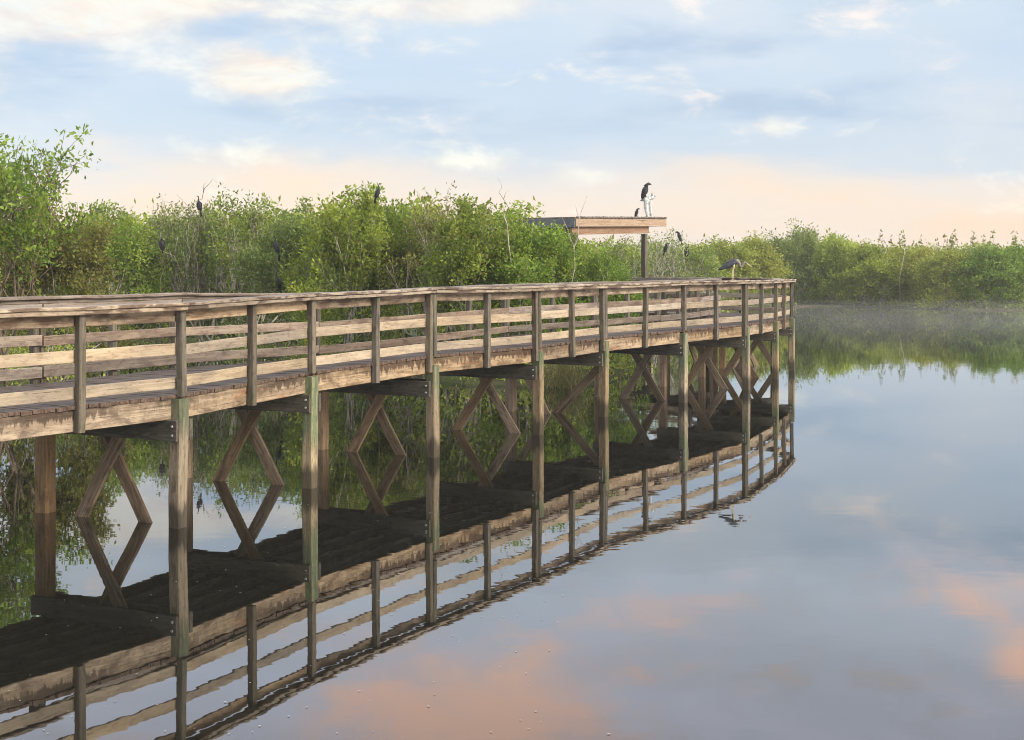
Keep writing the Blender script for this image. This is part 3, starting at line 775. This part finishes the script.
# bare branches and the dark birds on them
def snag(px, y, tip_py, label, bends, forks, rad=.03, name='bare_snag', cat='dead branch', leaf=None):
    """a dead stem from the ground at column px up to tip row; bends = [(dx, z)], forks = [(i, dx, dy, dz)]"""
    x, y = at(px, y)
    m = MB(); pts = [Vector((0, 0, 0))] + [Vector((a, rnd.uniform(-.1, .1), z)) for a, z in bends]
    fine = [pts[0]]
    for a_, b_ in zip(pts[:-1], pts[1:]):
        for q_ in (.33, .67): fine.append(a_.lerp(b_, q_) + Vector((rnd.gauss(0, .07), rnd.gauss(0, .07), rnd.gauss(0, .03))))
        fine.append(b_)
    forks = [(i_ * 3, dx, dy, dz) for (i_, dx, dy, dz) in forks]; pts = fine
    n = len(pts); m.tube(pts, [rad * (1 - .75 * i / (n - 1)) for i in range(n)], 6)
    ends = [pts[-1]]
    for (i, dx, dy, dz) in forks:
        a = pts[i]; b = a + Vector((dx * .5 + rnd.gauss(0, .05), dy * .5, dz * .6 + rnd.gauss(0, .05))); c_ = a + Vector((dx, dy, dz))
        m.tube([a, b, c_], [rad * .5, rad * .35, rad * .15], 5); ends.append(c_)
    o = m.build(name, leaf or M['bark_grey']); o.location = (x, y, 0); tag(o, label, cat)
    return x, y
snag(196, 51.5, 180, 'bare hooked branch rising above the twiggy shrubs into the sky', [(-.1, 2.5), (.0, 4.4), (-.25, 5.2), (.25, 5.75), (.62, 6.25)],
     [(3, -.9, 0, .25), (3, -.5, .1, .5), (2, -.9, 0, .7), (2, .9, .1, .4), (4, .12, 0, .4)], .034)
snag(508, 37.6, 178, 'single slanting bare twig above the bright green shrub', [(.05, 2.6), (-.02, 4.2), (-.12, 4.9), (-.26, 5.45)], [(3, .15, 0, .25)], .022)
snag(572, 39.0, 195, 'dead forked twigs standing in front of the shelter roof corner', [(.0, 2.2), (.05, 3.6), (.2, 4.4), (.42, 5.05)], [(2, -.35, 0, .9), (3, -.1, 0, .4), (2, -.15, .1, .5)], .022)

def tree_bird(px, py, y, size, rz, label, tail=.32, neck='s'):
    lab2 = label.split(',')[0]
    """a dark bird with its feet at picture point (px, py), on a dead stem of its own"""
    x, y = at(px, y); z = zat(py, y)
    snag(px, y, py, 'dead grey stem carrying the ' + lab2, [(rnd.uniform(-.2, .2), z * .5), (rnd.uniform(-.1, .1), z * .85), (.0, z - .012)], [(1, .5, 0, .6), (2, -.35, .1, .3), (2, .3, -.1, .2)], .018, 'perch_branch', 'dead branch', M['bark_brown'])
    tag(perched('water_bird', (x, y, z), rz, size, tail, neck), label, 'bird')
tree_bird(276, 252, 42.8, .80, 2.6, 'upper of the two black birds perched in the shrubs', .30)
tree_bird(277.5, 288, 42.0, .80, 2.9, 'lower of the two black birds, just above the handrail', .30)
tree_bird(199, 210, 48.5, .80, 2.4, 'slim dark bird near the hooked bare branch', .22)
tree_bird(162, 249, 47.5, .80, 2.0, 'dark bird low in the grey twigs at left', .12, 'h')
tree_bird(378, 198, 41.0, .70, .6, 'black bird on the crown top above mid boardwalk', .16)
tree_bird(679, 241, 60.0, .85, 2.8, 'dark bird highest in the twigs right of the shelter', .12, 'h')
tree_bird(666, 252, 60.5, .8, .4, 'dark bird lowest in the twigs by the shelter post', .14, 'h')
tree_bird(687, 256, 61.5, .85, 1.0, 'dark bird at the right end of the bare twigs', .14, 'h')

# thin saplings standing above the far shrubs: all alike, so one label
sapv = []
for k in range(3):
    mb_s = MB(); rr = random.Random(80 + k); hh = 1.0
    pts = [Vector((rr.gauss(0, .010) * i, rr.gauss(0, .01) * i, hh * i / 5)) for i in range(6)]
    mb_s.tube(pts, [.006, .0055, .005, .0045, .004, .003], 4)
    tmp = mb_s.build('stem', M['bark_grey']); stem_me = tmp.data; bpy.data.objects.remove(tmp)
    Vs, Ls = [], []
    for q in range(7):
        tq = rr.uniform(.8, 1.0); c0 = pts[3].lerp(pts[5], (tq - .6) / .4)
        leaf_puff(c0.x, c0.y, 0, 3, .010, .042, .008); Vs[-1][:, 2] += c0.z
    sapv.append((stem_me, leaf_mesh('tuft', np.concatenate(Vs), np.concatenate(Ls), M['leaf_brown'])))
for k in range(30):
    px = rnd.choice((rnd.uniform(855, 925), rnd.uniform(930, 955), rnd.uniform(860, 1022), rnd.uniform(965, 1022)))
    top = rnd.uniform(232, 248); y = rnd.uniform(99, 106); x, y = at(px, y)
    o = empty('sapling', (x, y, 0), rnd.uniform(0, 6)); hs_ = zat(top, y); o.scale = (hs_ * .9, hs_ * .9, hs_)
    tag(o, 'thin leafless sapling poking above the far shore shrubs at right', 'sapling', 'thin saplings above the far shore shrubs')
    sm_, tm_ = rnd.choice(sapv)
    for nm, me in (('stem', sm_), ('tuft', tm_)):
        c_ = bpy.data.objects.new(nm, me); COL.objects.link(c_); c_.parent = o

# ------------------------------------------------------------------ water
bm = bmesh.new()
q = [bm.verts.new(p) for p in ((-700, -60, 0), (700, -60, 0), (700, 800, 0), (-700, 800, 0))]
bm.faces.new(q); me = bpy.data.meshes.new('water'); bm.to_mesh(me); bm.free()
mm, t, out = new_mat('still_dark_water')
pos = t.new('ShaderNodeNewGeometry').outputs['Position']
r1 = t.noise(t.scale(pos, (1.0, 1.6, 1)), 2.2, 2, .5)
r2 = t.noise(t.scale(pos, (.5, .9, 1)), .7, 2, .5)
calm = t.step(t.noise(pos, .09, 2, .5), .35, .65, .35, 1.0)
hgt = t.math('MULTIPLY', t.math('ADD', t.math('MULTIPLY', r1, .45), r2), calm)
nb = bump(t, hgt, .019, .10)
gl = t.new('ShaderNodeBsdfGlossy'); gl.inputs['Roughness'].default_value = 0.012
gl.inputs['Color'].default_value = (0.93, 0.95, 0.97, 1); t.put(gl.inputs['Normal'], nb)
df = t.new('ShaderNodeBsdfDiffuse'); df.inputs['Color'].default_value = (0.010, 0.0095, 0.007, 1)
lw = t.new('ShaderNodeLayerWeight'); lw.inputs[0].default_value = .5; t.put(lw.inputs['Normal'], nb)
refl = t.math('POWER', lw.outputs['Facing'], 3.65)
mx = t.new('ShaderNodeMixShader'); t.put(mx.inputs[0], refl)
t.l.new(df.outputs[0], mx.inputs[1]); t.l.new(gl.outputs[0], mx.inputs[2]); t.l.new(mx.outputs[0], out.inputs[0])
me.materials.append(mm)
o = bpy.data.objects.new('water', me); COL.objects.link(o); o['kind'] = 'structure'

# specks of seed and leaf floating on the surface
Vs, Ls = [], []
for k in range(230):
    y = 9.5 + 24 * rnd.random() ** 1.6; px = rnd.uniform(-20, 640); x, y = at(px, y); s_ = rnd.uniform(.004, .009); a = rnd.uniform(0, 6)
    Vs.append(np.array([[x + s_ * math.cos(a + b) * (1 if i % 2 else 1.8), y + s_ * math.sin(a + b), .006] for i, b in enumerate((0, 1.57, 3.14, 4.71))])); Ls.append(np.array([rnd.random()]))
fl_mat = plain('pale_fluff', (.33, .30, .24, 1), .9, .1, .3)
o = bpy.data.objects.new('floating_debris', leaf_mesh('floating_debris', np.concatenate(Vs), np.concatenate(Ls), fl_mat)); COL.objects.link(o)
tag(o, 'pale specks of seed and leaf floating on the dark water', 'debris', kind='stuff')

# thin morning haze over the whole place
bm = bmesh.new(); bmesh.ops.create_cube(bm, size=1.0)
for v_ in bm.verts: v_.co = Vector((v_.co.x * 1440, 375 + v_.co.y * 900, -2.0 if v_.co.z < 0 else 8.5))
me = bpy.data.meshes.new('haze'); bm.to_mesh(me); bm.free()
mm, t, out = new_mat('pale_air')
pv_ = t.new('ShaderNodeVolumePrincipled'); pv_.inputs['Color'].default_value = (.92, .93, .93, 1); pv_.inputs['Density'].default_value = HAZE
pv_.inputs['Anisotropy'].default_value = 0.2
t.l.new(pv_.outputs[0], out.inputs['Volume']); me.materials.append(mm)
o = bpy.data.objects.new('haze', me); COL.objects.link(o); o['kind'] = 'stuff'; o['label'] = 'thin pale morning haze lying over the water and thickets'

bm = bmesh.new(); bmesh.ops.create_cube(bm, size=1.0)
for v_ in bm.verts: v_.co = Vector((14 if v_.co.x < 0 else 150, 58 if v_.co.y < 0 else 91, .04 if v_.co.z < 0 else .85))
me = bpy.data.meshes.new('mist'); bm.to_mesh(me); bm.free()
mm, t, out = new_mat('pale_mist')
pv_ = t.new('ShaderNodeVolumePrincipled'); pv_.inputs['Color'].default_value = (.96, .96, .96, 1); pv_.inputs['Density'].default_value = .0036
t.l.new(pv_.outputs[0], out.inputs['Volume']); me.materials.append(mm)
o = bpy.data.objects.new('mist', me); COL.objects.link(o); o['kind'] = 'stuff'; o['label'] = 'low pale mist lying on the water before the far shore'

# ------------------------------------------------------------------ world, sun, camera
EXPO = 1.4
sun_dir = Vector((0.77, -0.50, 0.46)).normalized()
w = bpy.data.worlds.new('World'); scene.world = w; w.use_nodes = True
w.node_tree.nodes.clear(); t = NT(w.node_tree)
out = t.new('ShaderNodeOutputWorld'); bg = t.new('ShaderNodeBackground'); t.l.new(bg.outputs[0], out.inputs[0])
sky = t.new('ShaderNodeTexSky', sky_type='NISHITA'); sky.sun_disc = False
sky.sun_elevation = math.asin(sun_dir.z); sky.sun_rotation = math.atan2(sun_dir.x, sun_dir.y)
gen = t.new('ShaderNodeTexCoord').outputs['Generated']
X, Y, Z = t.sep(gen)
el = t.math('ARCSINE', Z); az = t.math('ARCTAN2', X, Y)
kE = 2 ** -EXPO
def sk(r, g, b, k=1.0): c_ = srgb(r, g, b); return tuple(v_ * kE * k for v_ in c_[:3]) + (1,)
pv = t.comb(az, el, 0.0)
nA = t.noise(t.scale(pv, (7, 24, 1)), 1.0, 6, .55, .4)
nB = t.noise(t.scale(pv, (13, 27, 1), (4, 2, 0)), 1.0, 8, .62, .35)
nD = t.noise(t.scale(pv, (5, 20, 1), (2, 7, 0)), 1.0, 6, .52, .3)
nC = t.noise(t.scale(pv, (4, 13, 1), (9, 5, 0)), 1.0, 5, .5, .3)
elw = t.math('ADD', t.math('ADD', el, t.math('MULTIPLY_ADD', nA, .085, -.0425)), t.math('MULTIPLY', az, .02))
def gauss(px, py, rx, ry, reflected=False):
    a0 = (px - 512) / F; e0 = ((py - HY) if reflected else (HY - py)) / F
    da = t.math('DIVIDE', t.math('SUBTRACT', az, a0), rx / F); de = t.math('DIVIDE', t.math('SUBTRACT', el, e0), ry / F)
    return t.math('EXPONENT', t.math('MULTIPLY', t.math('ADD', t.math('MULTIPLY', da, da), t.math('MULTIPLY', de, de)), -1.0))
ramp = [(0.0, sk(250, 224, 206)), (0.07, sk(255, 227, 203)), (0.105, sk(255, 229, 207)), (0.145, sk(244, 229, 219)), (0.195, sk(209, 220, 234)), (0.34, sk(204, 220, 238)), (0.47, sk(216, 229, 241)),
        (0.56, sk(216, 226, 238, 1.45)), (0.78, sk(220, 222, 236, 1.75)), (1.0, sk(222, 222, 230, 1.9))]
base = t.ramp(t.math('DIVIDE', elw, .40, None, True), ramp)
def summ(lst):
    s_ = lst[0]
    for g_ in lst[1:]: s_ = t.math('ADD', s_, g_)
    return s_
def amt(g_, k): return t.math('MULTIPLY', g_, k)
blue = summ([amt(gauss(430, 110, 210, 40), 1.0), amt(gauss(150, 110, 150, 22), .6), amt(gauss(620, 125, 170, 45), .6)])
base = t.mix(t.math('MULTIPLY', t.math('MULTIPLY', blue, t.step(nC, .3, .6)), .75, None, True), base, sk(195, 214, 237))
cream = summ([amt(gauss(262, 78, 60, 28), .62), amt(gauss(150, 14, 220, 28), .50), amt(gauss(60, 48, 90, 34), .36), amt(gauss(480, 8, 110, 24), .36), amt(gauss(765, 128, 34, 16), .24), amt(gauss(940, 40, 50, 26), .12),
              amt(gauss(270, 156, 130, 15), .27), amt(gauss(470, 163, 90, 12), .25), amt(gauss(600, 178, 60, 9), .2), amt(gauss(0, 100, 40, 30), .3)])
cm = t.step(t.math('ADD', t.math('ADD', t.math('MULTIPLY', nA, .35), t.math('MULTIPLY_ADD', nB, 1.3, -.325)), cream), .58, .98)
base = t.mix(cm, base, t.mix(t.step(nB, .4, .62), sk(255, 236, 218), sk(255, 252, 238, 1.04)))
veil = t.step(t.math('ADD', nC, t.math('MULTIPLY', nB, .4)), .58, .85)
base = t.mix(t.math('MULTIPLY', veil, .35), base, sk(236, 234, 236))
up_ = t.step(elw, .075, .11)
base = t.mix(t.math('MULTIPLY', t.math('MULTIPLY', t.step(nD, .44, .66), t.math('MULTIPLY', up_, t.step(el, .15, .24, 1.0, .12))), .85), base, sk(178, 198, 223))
base = t.mix(t.math('MULTIPLY', t.math('MULTIPLY', t.step(nB, .52, .70), up_), .40), base, sk(244, 240, 236))
base = t.mix(t.math('MULTIPLY', t.math('MULTIPLY', t.step(nA, .50, .66), t.step(el, .17, .22)), .6), base, sk(248, 220, 214, 1.5))
base = t.mix(t.math('MULTIPLY', t.math('MULTIPLY', t.step(nC, .40, .28), t.step(el, .17, .22)), .6), base, sk(188, 212, 232, 1.35))
pink = summ([amt(gauss(480, 695, 140, 55, True), .85), amt(gauss(1003, 628, 34, 26, True), .8), amt(gauss(970, 570, 70, 60, True), .16), amt(gauss(640, 610, 150, 40, True), .30), amt(gauss(330, 700, 90, 40, True), .3), amt(gauss(960, 560, 80, 40, True), .25)])
pm = t.step(t.math('ADD', t.math('MULTIPLY_ADD', nB, 1.5, -.42), pink), .45, 1.2)
base = t.mix(pm, base, sk(255, 208, 182, 2.0))
# brighter overcast overhead, warm glow around the veiled sun
hi = t.step(el, .42, 1.0)
base = t.mix(hi, base, (2.2 * kE, 2.3 * kE, 2.42 * kE, 1))
dn = t.new('ShaderNodeVectorMath', operation='DOT_PRODUCT'); t.put(dn.inputs[0], gen); dn.inputs[1].default_value = sun_dir
glow = t.math('POWER', t.math('MAXIMUM', dn.outputs['Value'], 0.0), 7.0)
base = t.mix(t.math('MULTIPLY', glow, .8), base, (3.2 * kE, 2.5 * kE, 1.7 * kE, 1))
ns = t.new('ShaderNodeVectorMath', operation='SCALE'); t.put(ns.inputs[0], sky.outputs[0]); ns.inputs['Scale'].default_value = 0.10
col = t.mix(0.10, base, ns.outputs[0])
t.put(bg.inputs[0], col); bg.inputs[1].default_value = 1.0

sd = bpy.data.lights.new('sun', 'SUN'); sd.energy = 1.5; sd.angle = math.radians(20); sd.color = (1.0, 0.91, 0.79)
so = bpy.data.objects.new('sun', sd); COL.objects.link(so)
so.rotation_euler = sun_dir.to_track_quat('Z', 'Y').to_euler(); so.location = (20, -10, 30)

cd = bpy.data.cameras.new('camera'); cam = bpy.data.objects.new('camera', cd); COL.objects.link(cam)
cam.location = (0, 0, CAM_H); cam.rotation_euler = (math.radians(90), 0, 0)
cd.sensor_width = 36; cd.lens = F / 1024 * 36; cd.shift_y = -(370 - HY) / 1024
cd.clip_start = .1; cd.clip_end = 6000
scene.camera = cam

scene.render.engine = 'CYCLES'
scene.cycles.max_bounces = 6; scene.cycles.volume_bounces = 2; scene.cycles.diffuse_bounces = 3; scene.cycles.glossy_bounces = 3; scene.cycles.transmission_bounces = 3
scene.cycles.use_denoising = True; scene.cycles.denoising_prefilter = 'ACCURATE'; scene.cycles.filter_width = 1.0
scene.view_settings.view_transform = 'Standard'; scene.view_settings.look = 'None'
scene.view_settings.exposure = EXPO; scene.view_settings.gamma = 1.0
